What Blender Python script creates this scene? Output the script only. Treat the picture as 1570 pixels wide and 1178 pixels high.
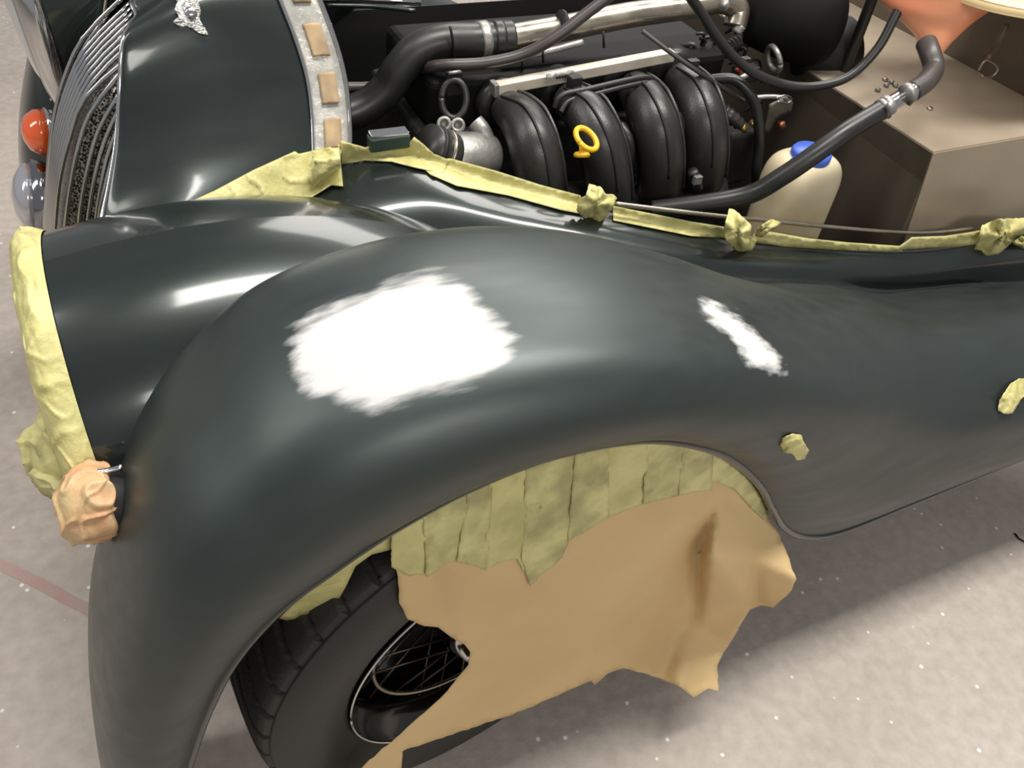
import bpy, bmesh, math, random
from mathutils import Vector, Matrix, noise, geometry
from mathutils.bvhtree import BVHTree
random.seed(7)
S = bpy.context.scene
for o in list(bpy.data.objects): bpy.data.objects.remove(o)
COL = S.collection

# ------------------------------------------------------------ camera
CAM = Vector((-.303, -.391, 1.37))
PSI, TH, RO, F = math.radians(29.6), math.radians(43.8), math.radians(7.4), 1240.0
fw = Vector((math.sin(PSI)*math.cos(TH), math.cos(PSI)*math.cos(TH), -math.sin(TH)))
r0 = Vector((math.cos(PSI), -math.sin(PSI), 0)); u0 = r0.cross(fw)
RT = r0*math.cos(RO)+u0*math.sin(RO); UP = -r0*math.sin(RO)+u0*math.cos(RO)
cd = bpy.data.cameras.new('camera'); cam = bpy.data.objects.new('camera', cd); COL.objects.link(cam)
m = Matrix((RT, UP, -fw)).transposed().to_4x4(); m.translation = CAM; cam.matrix_world = m
cd.sensor_width = 36; cd.lens = F*36/1570; cd.clip_start = .02; S.camera = cam

# ------------------------------------------------------------ world, lamps, exposure
S.view_settings.view_transform = 'Standard'; S.view_settings.look = 'None'
S.view_settings.gamma = 1; S.view_settings.exposure = 0.45
W = bpy.data.worlds.new('workshop_air'); S.world = W; W.use_nodes = True
W.node_tree.nodes['Background'].inputs[0].default_value = (.95, .97, 1, 1)
W.node_tree.nodes['Background'].inputs[1].default_value = .23
def lamp(name, loc, target, sx, sy, power, col=(1, .96, .9)):
    l = bpy.data.lights.new(name, 'AREA'); l.shape = 'RECTANGLE'; l.size = sx; l.size_y = sy
    l.energy = power; l.color = col
    o = bpy.data.objects.new(name, l); COL.objects.link(o); o.location = loc
    o.rotation_euler = (Vector(target)-Vector(loc)).to_track_quat('-Z', 'Y').to_euler()
    return o
lamp('area_light', (2.1, 2.7, 3.3), (1.2, 1.6, 0), 2.6, 1.3, 72)
lamp('area_light', (.9, .2, 3.3), (.9, .2, 0), 2.6, .5, 86)
lamp('area_light', (.2, -3.0, 2.6), (.3, 0, .4), 2.0, .4, 30)  # unseen fill lamp, added on the camera side to brighten the paper
lamp('area_light', (-2.4, .8, 3.0), (-1, .6, .2), .5, 2.2, 28)

# ------------------------------------------------------------ pixel ray -> point at a stated depth
def ray(px, py): return fw+RT*((px-785)/F)-UP*((py-589)/F)
def P(px, py, x=None, y=None, z=None, d=None):
    v = ray(px, py)
    t = d if d is not None else ((x-CAM.x)/v.x if x is not None else (y-CAM.y)/v.y if y is not None else (z-CAM.z)/v.z)
    return CAM+v*t
def Q(p):
    d = p-CAM; w = d.dot(fw); return (785+F*d.dot(RT)/w, 589-F*d.dot(UP)/w)

# ------------------------------------------------------------ materials
def lin(c): return tuple(((v/255)/12.92 if v <= 10 else (((v/255)+.055)/1.055)**2.4) for v in c)+(1,)
def mat(name, rgb, rough=.5, metal=0, coat=0, coat_r=.05, var=0, vscale=20, bump=0, bscale=60, stretch=(1, 1, 1), rvar=0, trans=0, spec=.5, rgb2=None):
    M = bpy.data.materials.new(name); M.use_nodes = True; n = M.node_tree.nodes; L = M.node_tree.links
    b = n['Principled BSDF']; c = lin(rgb)
    b.inputs['Base Color'].default_value = c; b.inputs['Roughness'].default_value = rough
    b.inputs['Metallic'].default_value = metal; b.inputs['Coat Weight'].default_value = coat
    b.inputs['Coat Roughness'].default_value = coat_r; b.inputs['Specular IOR Level'].default_value = spec
    tc = n.new('ShaderNodeTexCoord'); mp = n.new('ShaderNodeMapping'); mp.inputs['Scale'].default_value = stretch
    L.new(tc.outputs['Object'], mp.inputs[0])
    def nz(scale, det=4):
        t = n.new('ShaderNodeTexNoise'); t.inputs['Scale'].default_value = scale; t.inputs['Detail'].default_value = det
        L.new(mp.outputs[0], t.inputs['Vector']); return t.outputs['Fac']
    f = nz(vscale)
    if var or rgb2:
        r = n.new('ShaderNodeValToRGB'); e = r.color_ramp.elements
        c2 = lin(rgb2) if rgb2 else tuple(v*(1-var) for v in c[:3])+(1,)
        e[0].position = .35; e[1].position = .65; e[0].color = c2
        e[1].color = c if rgb2 else tuple(min(1, v*(1+var)) for v in c[:3])+(1,)
        L.new(f, r.inputs[0]); L.new(r.outputs[0], b.inputs['Base Color'])
    if rvar:
        k = n.new('ShaderNodeMapRange'); k.inputs[3].default_value = max(0, rough-rvar); k.inputs[4].default_value = rough+rvar
        k.inputs[1].default_value = .3; k.inputs[2].default_value = .7
        L.new(f, k.inputs[0]); L.new(k.outputs[0], b.inputs['Roughness'])
    if bump:
        bm = n.new('ShaderNodeBump'); bm.inputs['Strength'].default_value = bump; bm.inputs['Distance'].default_value = .004
        L.new(nz(bscale), bm.inputs['Height']); L.new(bm.outputs[0], b.inputs['Normal'])
    if trans:
        b.inputs['Transmission Weight'].default_value = trans
    return M
PAINT = mat('gloss green paint', (34, 42, 40), .30, .5, .7, .10, stretch=(1, 4, 4), vscale=5, rvar=.05)
def wing_paint():
    M = mat('flatted green paint', (60, 68, 67), .48, .7, .35, .34, stretch=(1.6, 7, 7), vscale=6, rvar=.06)
    n = M.node_tree.nodes; L = M.node_tree.links; b = n['Principled BSDF']
    at = n.new('ShaderNodeAttribute'); at.attribute_name = 'blotch'
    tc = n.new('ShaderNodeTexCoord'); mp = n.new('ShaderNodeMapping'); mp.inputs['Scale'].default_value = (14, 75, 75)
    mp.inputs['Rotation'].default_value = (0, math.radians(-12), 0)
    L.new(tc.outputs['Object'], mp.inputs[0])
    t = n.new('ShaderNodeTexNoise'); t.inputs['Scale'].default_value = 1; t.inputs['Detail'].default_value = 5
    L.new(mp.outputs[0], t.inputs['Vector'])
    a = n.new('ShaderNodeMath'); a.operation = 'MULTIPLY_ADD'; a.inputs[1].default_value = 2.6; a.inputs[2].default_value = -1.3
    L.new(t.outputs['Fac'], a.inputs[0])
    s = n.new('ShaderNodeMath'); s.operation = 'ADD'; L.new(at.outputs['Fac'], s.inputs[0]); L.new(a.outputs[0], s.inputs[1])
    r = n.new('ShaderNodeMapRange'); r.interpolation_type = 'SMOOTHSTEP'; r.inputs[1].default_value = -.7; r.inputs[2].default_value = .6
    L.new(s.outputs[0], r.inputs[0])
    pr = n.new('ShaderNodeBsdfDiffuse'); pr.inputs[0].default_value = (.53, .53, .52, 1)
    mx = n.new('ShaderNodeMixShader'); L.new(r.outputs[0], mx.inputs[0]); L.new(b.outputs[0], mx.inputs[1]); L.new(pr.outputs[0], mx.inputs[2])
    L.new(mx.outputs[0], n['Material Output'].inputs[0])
    return M
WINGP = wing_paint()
TAPE = mat('yellow masking tape', (200, 193, 132), .5, rgb2=(176, 170, 108), vscale=22, bump=.5, bscale=90)
TAPEG = mat('thin masking tape over dark trim', (202, 196, 134), .5, rgb2=(160, 154, 104), vscale=26, bump=.5, bscale=70)
TAPEO = mat('masking tape over orange lens', (202, 186, 138), .5, rgb2=(192, 142, 104), vscale=18, bump=.5, bscale=70)
KRAFT = mat('brown kraft paper', (208, 180, 130), .65, rgb2=(198, 169, 120), vscale=5, bump=.12, bscale=40)
CHROME = mat('chrome', (205, 205, 205), .12, 1)
STEEL = mat('brushed steel pipe', (168, 160, 145), .3, .9, rvar=.08, vscale=30)
ALU = mat('cast aluminium', (150, 148, 144), .45, .7, var=.2, bump=.2, bscale=120)
RUB = mat('black rubber', (34, 34, 33), .38, spec=.5, rvar=.1)
RUBG = mat('grey worn rubber', (62, 56, 54), .4, var=.15)
PLAS = mat('black moulded plastic', (40, 39, 38), .36, bump=.1, bscale=300)
BLACK = mat('black painted metal', (12, 12, 12), .6)
DARK = mat('dark engine casting', (28, 28, 27), .6, var=.4, vscale=30, bump=.4)
RAIL = mat('pale anodised rail', (214, 204, 186), .35, .4, var=.06)
YEL = mat('yellow plastic', (226, 178, 40), .4)
BLUE = mat('blue plastic', (66, 96, 190), .4)
CREAM = mat('cream translucent plastic', (204, 192, 162), .4, rgb2=(176, 160, 128), vscale=6)
CREAM2 = mat('pale tank plastic', (236, 212, 160), .4)
ORANGE = mat('orange coolant in plastic', (230, 138, 102), .35, rgb2=(236, 170, 130), vscale=6)
LENS = mat('orange lens', (240, 100, 40), .15, coat=1)
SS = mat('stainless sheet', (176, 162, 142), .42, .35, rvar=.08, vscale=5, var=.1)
SSD = mat('stainless sheet shaded side', (98, 88, 76), .5, .3, var=.1, vscale=6)  # darker copy of the sheet: shade of front side and bulkhead put into colour
BRASS = mat('brass fitting', (170, 140, 80), .35, .9)
TYRE = mat('tyre rubber', (42, 41, 38), .6, bump=.15, bscale=200)
BGLOSS = mat('black gloss wheel', (14, 12, 11), .2, coat=.6)
WOOD = mat('bare tan trim pad', (176, 150, 112), .6, rgb2=(140, 118, 92), vscale=30)
RED = mat('red label', (150, 50, 40), .4)
WHITE = mat('white label', (230, 228, 220), .5)
def mesh_mat():
    M = mat('woven wire mesh', (120, 112, 100), .35, .8); n = M.node_tree.nodes; L = M.node_tree.links; b = n['Principled BSDF']
    tc = n.new('ShaderNodeTexCoord'); v = n.new('ShaderNodeTexVoronoi'); v.inputs['Scale'].default_value = 330
    L.new(tc.outputs['Object'], v.inputs['Vector'])
    r = n.new('ShaderNodeValToRGB'); r.color_ramp.elements[0].position = .42; r.color_ramp.elements[1].position = .75
    r.color_ramp.elements[0].color = (.01, .01, .01, 1); r.color_ramp.elements[1].color = (.45, .42, .36, 1)
    L.new(v.outputs['Distance'], r.inputs[0]); L.new(r.outputs[0], b.inputs['Base Color']); return M
WMESH = mesh_mat()
def floor_mat():
    M = mat('painted concrete', (186, 176, 166), .6, rgb2=(170, 160, 151), vscale=1.6, bump=.25, bscale=90)
    n = M.node_tree.nodes; L = M.node_tree.links; b = n['Principled BSDF']
    tc = n.new('ShaderNodeTexCoord'); v = n.new('ShaderNodeTexVoronoi'); v.inputs['Scale'].default_value = 22
    L.new(tc.outputs['Object'], v.inputs['Vector'])
    r = n.new('ShaderNodeValToRGB'); r.color_ramp.elements[0].position = .06; r.color_ramp.elements[1].position = .10
    r.color_ramp.elements[0].color = (1, 1, 1, 1); r.color_ramp.elements[1].color = (0, 0, 0, 1); L.new(v.outputs['Distance'], r.inputs[0])
    nz = n.new('ShaderNodeTexNoise'); nz.inputs['Scale'].default_value = 40; nz.inputs['Detail'].default_value = 6; L.new(tc.outputs['Object'], nz.inputs['Vector'])
    r2 = n.new('ShaderNodeValToRGB'); r2.color_ramp.elements[0].position = .3; r2.color_ramp.elements[1].position = .7
    r2.color_ramp.elements[0].color = (.88, .87, .86, 1); r2.color_ramp.elements[1].color = (1.08, 1.08, 1.08, 1); L.new(nz.outputs['Fac'], r2.inputs[0])
    src = b.inputs['Base Color'].links[0].from_socket
    mu = n.new('ShaderNodeMix'); mu.data_type = 'RGBA'; mu.blend_type = 'MULTIPLY'; mu.inputs[0].default_value = 1
    L.new(src, mu.inputs[6]); L.new(r2.outputs[0], mu.inputs[7])
    mx = n.new('ShaderNodeMix'); mx.data_type = 'RGBA'; L.new(r.outputs[0], mx.inputs[0]); L.new(mu.outputs[2], mx.inputs[6]); mx.inputs[7].default_value = (.8, .78, .74, 1)
    L.new(mx.outputs[2], b.inputs['Base Color']); return M

# ------------------------------------------------------------ builders
def link(name, me, mt, parent=None, smooth=True):
    o = bpy.data.objects.new(name, me); COL.objects.link(o)
    if mt: me.materials.append(mt)
    if smooth:
        for p in me.polygons: p.use_smooth = True
    if parent: o.parent = parent
    return o
def thing(name, label, cat, group=None, loc=(0, 0, 0)):
    o = bpy.data.objects.new(name, None); COL.objects.link(o); o.empty_display_size = .05
    return tag(o, label, cat, group)
def tag(o, label, cat, group=None):
    o['label'] = label; o['category'] = cat
    if group: o['group'] = group
    return o
def cr(pts, n):
    "Catmull-Rom resample (lists of Vectors of any size)"
    out = []; k = len(pts)
    for i in range(n):
        t = i/(n-1)*(k-1); j = min(int(t), k-2); u = t-j
        a, b, c, d = pts[max(j-1, 0)], pts[j], pts[j+1], pts[min(j+2, k-1)]
        out.append(.5*((2*b)+(c-a)*u+(2*a-5*b+4*c-d)*u*u+(3*b-a-3*c+d)*u*u*u))
    return out
def grid(name, rows, mt, parent=None, nu=60, nv=30, th=0, fn=None, smooth=True):
    "rows: list of rows of Vectors (same count) -> smooth surface"
    R1 = [cr([Vector(p) for p in r], nv) for r in rows]
    cols = [cr([r[j] for r in R1], nu) for j in range(nv)]
    V = [cols[j][i] for i in range(nu) for j in range(nv)]
    if fn: V = [fn(v, k//nv/(nu-1), k % nv/(nv-1)) for k, v in enumerate(V)]
    Fc = [(i*nv+j, i*nv+j+1, (i+1)*nv+j+1, (i+1)*nv+j) for i in range(nu-1) for j in range(nv-1)]
    me = bpy.data.meshes.new(name); me.from_pydata(V, [], Fc); me.update()
    o = link(name, me, mt, parent, smooth)
    if th:
        s = o.modifiers.new('thickness', 'SOLIDIFY'); s.thickness = th; s.offset = -1
    return o
def frame(t):
    a = Vector((0, 0, 1)) if abs(t.z) < .9 else Vector((1, 0, 0))
    n = t.cross(a).normalized(); return n, t.cross(n).normalized()
def tube_bm(bm, pts, r, seg=14, n=40, caps=True, raw=False, rib=0, ribn=0):
    pts = [Vector(p) for p in pts]; P2 = pts if raw else cr(pts, n); n = len(P2)
    R_ = r if isinstance(r, (list, tuple)) else [r]*2
    rings = []; nn = None
    for i, p in enumerate(P2):
        t = (P2[min(i+1, n-1)]-P2[max(i-1, 0)]).normalized()
        if nn is None: nn, _ = frame(t)
        nn = (nn-t*nn.dot(t)).normalized(); b = t.cross(nn)
        u = i/(n-1)*(len(R_)-1); j = min(int(u), len(R_)-2); rr = R_[j]*(1-(u-j))+R_[j+1]*(u-j)
        if rib: rr += rib*math.sin(i/(n-1)*ribn*2*math.pi)
        rings.append([bm.verts.new(p+(nn*math.cos(a)+b*math.sin(a))*rr) for a in [k*2*math.pi/seg for k in range(seg)]])
    for i in range(n-1):
        for k in range(seg):
            bm.faces.new((rings[i][k], rings[i][(k+1) % seg], rings[i+1][(k+1) % seg], rings[i+1][k]))
    if caps:
        bm.faces.new(rings[0][::-1]); bm.faces.new(rings[-1])
def finish(name, bm, mt, parent=None, smooth=True, bevel=0):
    bmesh.ops.recalc_face_normals(bm, faces=bm.faces)
    me = bpy.data.meshes.new(name); bm.to_mesh(me); bm.free()
    o = link(name, me, mt, parent, smooth)
    if bevel:
        b = o.modifiers.new('bevel', 'BEVEL'); b.width = bevel; b.segments = 3; b.limit_method = 'ANGLE'
    return o
def tube(name, pts, r, mt, parent=None, **k):
    bm = bmesh.new(); tube_bm(bm, pts, r, **k); return finish(name, bm, mt, parent)
def box_bm(bm, c, ax, hs):
    "oriented box: centre, 3 axes, half sizes"
    vs = [bm.verts.new(c+ax[0]*hs[0]*a+ax[1]*hs[1]*b+ax[2]*hs[2]*d) for a in (-1, 1) for b in (-1, 1) for d in (-1, 1)]
    for f in ((0, 1, 3, 2), (4, 6, 7, 5), (0, 4, 5, 1), (2, 3, 7, 6), (0, 2, 6, 4), (1, 5, 7, 3)): bm.faces.new([vs[i] for i in f])
XYZ = (Vector((1, 0, 0)), Vector((0, 1, 0)), Vector((0, 0, 1)))
def box(name, c, hs, mt, parent=None, ax=XYZ, bevel=.003):
    bm = bmesh.new(); box_bm(bm, Vector(c), ax, hs); return finish(name, bm, mt, parent, bevel=bevel, smooth=False)
def lathe_bm(bm, c, axis, prof, seg=32, cap=True):
    "prof: (distance along axis, radius)"
    axis = Vector(axis).normalized(); a, b = frame(axis); rings = []
    for h, r in prof:
        rings.append([bm.verts.new(Vector(c)+axis*h+(a*math.cos(t)+b*math.sin(t))*max(r, 1e-4)) for t in [k*2*math.pi/seg for k in range(seg)]])
    for i in range(len(prof)-1):
        for k in range(seg): bm.faces.new((rings[i][k], rings[i][(k+1) % seg], rings[i+1][(k+1) % seg], rings[i+1][k]))
    if cap: bm.faces.new(rings[0][::-1]); bm.faces.new(rings[-1])
def lathe(name, c, axis, prof, mt, parent=None, seg=32, cap=True):
    bm = bmesh.new(); lathe_bm(bm, c, axis, prof, seg, cap); return finish(name, bm, mt, parent)
def ring(name, c, axis, R_, r, mt, parent=None, a0=0, a1=360, sx=1, seg=10, n=48):
    a, b = frame(Vector(axis).normalized())
    pts = [Vector(c)+a*math.cos(math.radians(t))*R_+b*math.sin(math.radians(t))*R_*sx for t in [a0+(a1-a0)*i/(n-1) for i in range(n)]]
    return tube(name, pts, r, mt, parent, raw=True, seg=seg)
def inside(p, poly):
    c = False; n = len(poly)
    for i in range(n):
        a, b = poly[i], poly[i-1]
        if (a[1] > p[1]) != (b[1] > p[1]) and p[0] < (b[0]-a[0])*(p[1]-a[1])/(b[1]-a[1])+a[0]: c = not c
    return c
def sdist(p, poly):
    d = 1e9; n = len(poly)
    for i in range(n):
        ax, ay = poly[i]; bx, by = poly[i-1]; dx, dy = bx-ax, by-ay
        t = max(0, min(1, ((p[0]-ax)*dx+(p[1]-ay)*dy)/(dx*dx+dy*dy+1e-9)))
        d = min(d, math.hypot(p[0]-ax-t*dx, p[1]-ay-t*dy))
    return d if inside(p, poly) else -d
def sheet(name, outline, dep, mt, parent=None, step=8, th=.0008, amp=.0015, freq=40, jag=0, seed=0, ridge=None, crease=.9):
    "thin sheet with its own outline, depth and wrinkles"
    o2 = []; n = len(outline)
    for i in range(n):
        a = outline[i]; b = outline[(i+1) % n]; k = max(1, int(math.hypot(b[0]-a[0], b[1]-a[1])/step))
        for j in range(k):
            q = (a[0]+(b[0]-a[0])*j/k, a[1]+(b[1]-a[1])*j/k)
            if jag and j: q = (q[0]+random.uniform(-jag, jag), q[1]+random.uniform(-jag, jag))
            o2.append(Vector(q))
    m_ = len(o2); vs = list(o2)
    x0 = min(v.x for v in o2); x1 = max(v.x for v in o2); y0 = min(v.y for v in o2); y1 = max(v.y for v in o2)
    y = y0
    while y < y1:
        x = x0
        while x < x1:
            q = (x+random.uniform(-.2, .2)*step, y+random.uniform(-.2, .2)*step)
            if sdist(q, o2) > step*.45: vs.append(Vector(q))
            x += step
        y += step
    res = geometry.delaunay_2d_cdt(vs, [], [list(range(m_))], 1, 1e-4)
    V = []
    for v in res[0]:
        p = dep(v.x, v.y); nrm = (CAM-p).normalized()
        a = noise.noise(Vector((p.x, p.y, p.z))*freq+Vector((seed, 0, 0)))
        a2 = abs(noise.noise(Vector((p.x, p.y, p.z))*freq*.45+Vector((0, seed+9, 0))))
        rg = 1-abs(noise.noise(Vector((p.x, p.y, p.z))*freq*.7+Vector((seed*3.1, 4, a*.8))))*7
        p = p+nrm*(amp*(a-1.6*a2)+crease*amp*max(0, rg)+amp*.8+(ridge(v.x, v.y) if ridge else 0)); V.append(p)
    me = bpy.data.meshes.new(name); me.from_pydata(V, [], [tuple(f) for f in res[2]]); me.update()
    o = link(name, me, mt, parent)
    s = o.modifiers.new('thickness', 'SOLIDIFY'); s.thickness = th; s.offset = 0
    return o
def bvh(objs):
    V = []; Fc = []
    for o in objs:
        k = len(V); V += [v.co.copy() for v in o.data.vertices]; Fc += [tuple(i+k for i in p.vertices) for p in o.data.polygons]
    return BVHTree.FromPolygons(V, Fc)
def lay(objs, off=.002, y=None, fn=None):
    "depth function: lie on the given panels"
    t = bvh(objs); last = [1.0]
    def dep(px, py):
        v = ray(px, py); h = t.ray_cast(CAM, v.normalized())
        if h[0] is not None:
            last[0] = (h[0]-CAM).dot(fw); return h[0]-v.normalized()*off
        return P(px, py, y=y(px) if callable(y) else y) if y is not None else P(px, py, d=last[0]-off)
    return dep

# ============================================================ SETTING
fl = grid('floor', [[(-9, -6, 0), (-9, 12, 0)], [(9, -6, 0), (9, 12, 0)]], floor_mat(), nu=2, nv=2); fl['kind'] = 'structure'
def strip(pts, w):
    rows = []
    for i, p in enumerate(pts):
        t = (pts[min(i+1, len(pts)-1)]-pts[max(i-1, 0)]).normalized(); s = Vector((-t.y, t.x, 0))*w
        rows.append([p-s+Vector((0, 0, .001)), p+s+Vector((0, 0, .001))])
    return rows
PINK = mat('faded red floor paint', (176, 140, 134), .6, rgb2=(170, 150, 142), vscale=30)
ln = grid('trim_1', strip([P(-60, 838, z=0), P(60, 895, z=0), P(135, 935, z=0), P(350, 1026, z=0), P(450, 1070, z=0)], .010), PINK, nu=40, nv=3); ln['kind'] = 'structure'
cb = bmesh.new()
for a, b in (((1556, 818), (1562, 826)), ((1562, 826), (1580, 836))): tube_bm(cb, [P(*a, z=.003), P(*b, z=.003)], .002, n=4, seg=6)
tag(finish('floor_splinter', cb, BLACK), 'tiny dark splinter lying on the bare floor at the right edge', 'debris')

# ============================================================ CAR
car = thing('vintage_car', 'dark green classic roadster with flared front wing, masked for painting, bonnet off', 'car')
YM = .745                                                    # centre plane of the car
# ---- front wing
lipx = [(262, 1330), (272, 1250), (288, 1178), (318, 1090), (360, 1010), (430, 930), (510, 870), (600, 810), (720, 745), (850, 695), (985, 672), (1080, 685), (1130, 710),
        (1165, 745), (1182, 778), (1202, 808), (1235, 821), (1290, 812), (1400, 768), (1570, 700), (1750, 627), (1980, 535)]
silx = [(215, 1300), (172, 1200), (145, 1080), (137, 930), (165, 790), (215, 660), (300, 560), (420, 465), (600, 403), (780, 379), (920, 381), (1040, 396), (1120, 412),
        (1190, 424), (1230, 432), (1265, 440), (1305, 447), (1360, 452), (1460, 444), (1600, 437), (1760, 430), (1960, 425)]
NS = len(lipx)
lipy = [.08, .08, .075, .07, .065, .06, .06, .06, .06, .06, .06, .06, .06, .06, .06, .06, .06, .06, .06, .06, .06, .06]
yF = [.055, .03, .025, .06, .13, .21, .28, .33, .355]; aF = [0, .22, .55, .85, .98, 1.0, .90, .62, .15]
yR = [.055, .035, .035, .05, .09, .14, .19, .25, .30]; aR = [0, .22, .48, .74, .90, 1.0, 1.04, 1.03, 1.0]
secs = []
for i in range(NS):
    w = max(0, min(1, (i-9)/6)); w = w*w*(3-2*w)
    nar = .62+.38*min(1, i/6)
    ks = .215*nar+.02*(1-w) if w < 1 else .30; ks = (.19+.04*min(1, i/6))*(1-w)+.30*w
    L = P(*lipx[i], y=lipy[i]); K = P(*silx[i], y=ks)
    sec = []
    for j in range(9):
        a = aF[j]*(1-w)+aR[j]*w; y = yF[j]*(1-w)+yR[j]*w
        y = lipy[i]-.055+ (.055+(y-.055)*nar)
        q = L.lerp(K, a); sec.append(Vector((q.x, y, q.z)))
    secs.append(sec)
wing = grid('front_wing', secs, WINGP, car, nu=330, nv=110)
wing['label'] = 'near front wing, flatted dull green with two ragged white patches'
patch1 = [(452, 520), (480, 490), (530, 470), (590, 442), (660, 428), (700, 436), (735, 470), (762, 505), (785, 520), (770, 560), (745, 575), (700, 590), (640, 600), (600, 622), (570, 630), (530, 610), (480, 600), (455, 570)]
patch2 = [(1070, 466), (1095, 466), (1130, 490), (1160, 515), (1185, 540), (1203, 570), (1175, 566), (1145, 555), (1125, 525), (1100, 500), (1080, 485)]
at = wing.data.attributes.new('blotch', 'FLOAT', 'POINT')  # mask for two ragged white patches, outlined in camera view
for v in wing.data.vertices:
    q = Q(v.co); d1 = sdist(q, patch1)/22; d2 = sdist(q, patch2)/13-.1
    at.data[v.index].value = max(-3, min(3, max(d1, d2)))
s = wing.modifiers.new('thickness', 'SOLIDIFY'); s.thickness = .002; s.offset = -1
# rolled bead round the wheel opening and along the lower edge
lip_pts = [secs[i][0]+Vector((0, -.002, 0)) for i in range(NS)]
tube('rolled_edge', lip_pts, .0055, PAINT, wing, n=200, seg=10)
# far wing, mirror image
msecs = [[Vector((p.x-.042, 2*YM-p.y, p.z)) for p in s_] for s_ in secs]
fwing = grid('front_wing', msecs, PAINT, car, nu=120, nv=40, th=.002)
fwing['label'] = 'far side front wing, glossy'
# ---- inner panel between wing and bonnet sill
sill = [(150, 425, .47), (230, 384, .49), (350, 356, .52), (440, 310, .55), (525, 252, .58), (600, 236, .58), (665, 248, .56), (760, 280, .53), (880, 310, .49), (1000, 340, .45), (1130, 370, .41),
        (1280, 384, .37), (1400, 388, .34), (1500, 376, .33), (1600, 366, .32), (1760, 350, .31), (1960, 335, .30)]
SP = cr([P(a, b, y=c) for a, b, c in sill], 120)
val = cr([s_[8] for s_ in secs[3:]], 400)
def valley_at(x):
    return min(val, key=lambda v: abs(v.x-x))
rows = []
for p in SP:
    v = valley_at(p.x-.02)
    v = Vector((p.x-.01, v.y-.003, v.z-.001)); q1 = p.lerp(v, .34); q2 = p.lerp(v, .68)
    k = max(0, min(1, (.35-p.x)/.3))
    rows.append([p, q1+Vector((0, -.01, -.006)), q2+Vector((0, 0, -.02-.02*k)), v])
ipan = grid('bonnet_side_panel', rows, PAINT, car, nu=160, nv=30, th=.0015)
# seam bead where the wing meets the body
tube('seam_bead', [r_[3]+Vector((0, 0, .001)) for r_ in rows[60::6]], .0022, PAINT, ipan, n=80, seg=8)
# sill flange (inner vertical return)
grid('sill_flange', [[p, p+Vector((0, .012, -.004)), p+Vector((0, .014, -.05))] for p in SP[::4]], BLACK, ipan, nu=80, nv=6, th=.001)

# ---- headlamp pods
def pod(sg, c, R_, tail, name='headlamp_pod', lam=None):
    ax = (tail-c).normalized(); rows_ = []; seg = 40
    a = Vector((0, 0, 1)); a = (a-ax*a.dot(ax)).normalized(); b = ax.cross(a)
    for i in range(15):
        t = i/14; rr = R_*(max(0, 1-t**2.1))**.62+.012*t; cc = c.lerp(tail, t)+Vector((0, 0, .022*math.sin(t*math.pi)))
        rows_.append([cc+(a*math.cos(k)+b*math.sin(k))*rr for k in [j*2*math.pi/seg for j in range(seg+1)]])
    o = grid(name, rows_, PAINT, car, nu=60, nv=seg+1)
    return o, ax
top = P(62, 434, x=-.42); bot = P(192, 738, x=-.42); pc = (top+bot)/2; pr_ = (top-bot).length/2
print('POD', top, bot, pr_)
npod, nax = pod(1, pc, pr_, Vector((.14, .43, pc.z+.01)))
fc = P(118, 152, y=2*YM-pc.y-.0); fc = Vector((fc.x+.005, 2*YM-pc.y, fc.z+pr_*.97))
print('FAR', fc, pc)
fpod, fax = pod(-1, fc, pr_, Vector((.14, 2*YM-.43, fc.z+.01)))
fpod['label'] = 'far side headlamp pod with bare chrome rim'
lathe('chrome_rim', fc, -fax, [(-.004, pr_*1.0), (.0, pr_*1.05), (.014, pr_*1.06), (.026, pr_*1.0), (.034, pr_*.9), (.03, pr_*.86)], CHROME, fpod, seg=64, cap=False)
lathe('headlamp_glass', fc, -fax, [(.026, pr_*.88), (.045, pr_*.7), (.056, pr_*.4), (.06, 0)], mat('lamp glass', (200, 205, 205), .08, .3, coat=1), fpod, seg=48)
lathe('headlamp_rim', pc, -nax, [(-.002, pr_*.99), (.002, pr_*1.0), (.012, pr_*.98), (.018, pr_*.9), (.022, pr_*.6), (.024, .001)], CHROME, npod, seg=48)

# ---- radiator cowl
def cowl_curve(pts): return [Vector(p) for p in pts]
fE = [P(190, 60, y=.665), P(184, 140, y=.64), P(178, 225, y=.605), P(160, 320, y=.555), P(135, 400, y=.50), P(120, 470, y=.47)]
print('FE', fE)
rE = [P(425, -10, y=.70), P(452, 60, y=.67), P(470, 120, y=.645), P(478, 180, y=.615), P(480, 245, y=.58), P(470, 330, y=.53)]
def full(edge, cz, cx):
    c = Vector((cx, YM, cz)); k = edge[0]
    near = [c, Vector((cx, (YM+k.y)/2+.005, cz-.004)), k]+edge[1:]
    far = [Vector((p.x, 2*YM-p.y, p.z)) for p in near[1:]]
    return far[::-1]+near
rf = full(fE, fE[0].z+.012, fE[0].x+.02); rr_ = full(rE, rE[0].z+.03, rE[0].x)
mid = []
for k, (a, b) in enumerate(zip(rf, rr_)):
    q = a.lerp(b, .5); s_ = 1 if a.y < YM else -1
    out = Vector((0, (q.y-YM)*1.0, (q.z-.62)*.75)).normalized()*.02; mid.append(q+out)
q1 = [a.lerp(b, .12)+Vector((0, (a.y-YM), (a.z-.62))).normalized()*.005 for a, b in zip(rf, mid)]
cowl = grid('radiator_cowl', [rf, q1, mid, rr_], PAINT, car, nu=60, nv=90, th=.0015)
cs = bmesh.new()
tube_bm(cs, [p+Vector((-.001, -.001, 0)) for p in rf], .0028, n=120, seg=8)
finish('cowl_front_bead', cs, CHROME, cowl)
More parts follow.
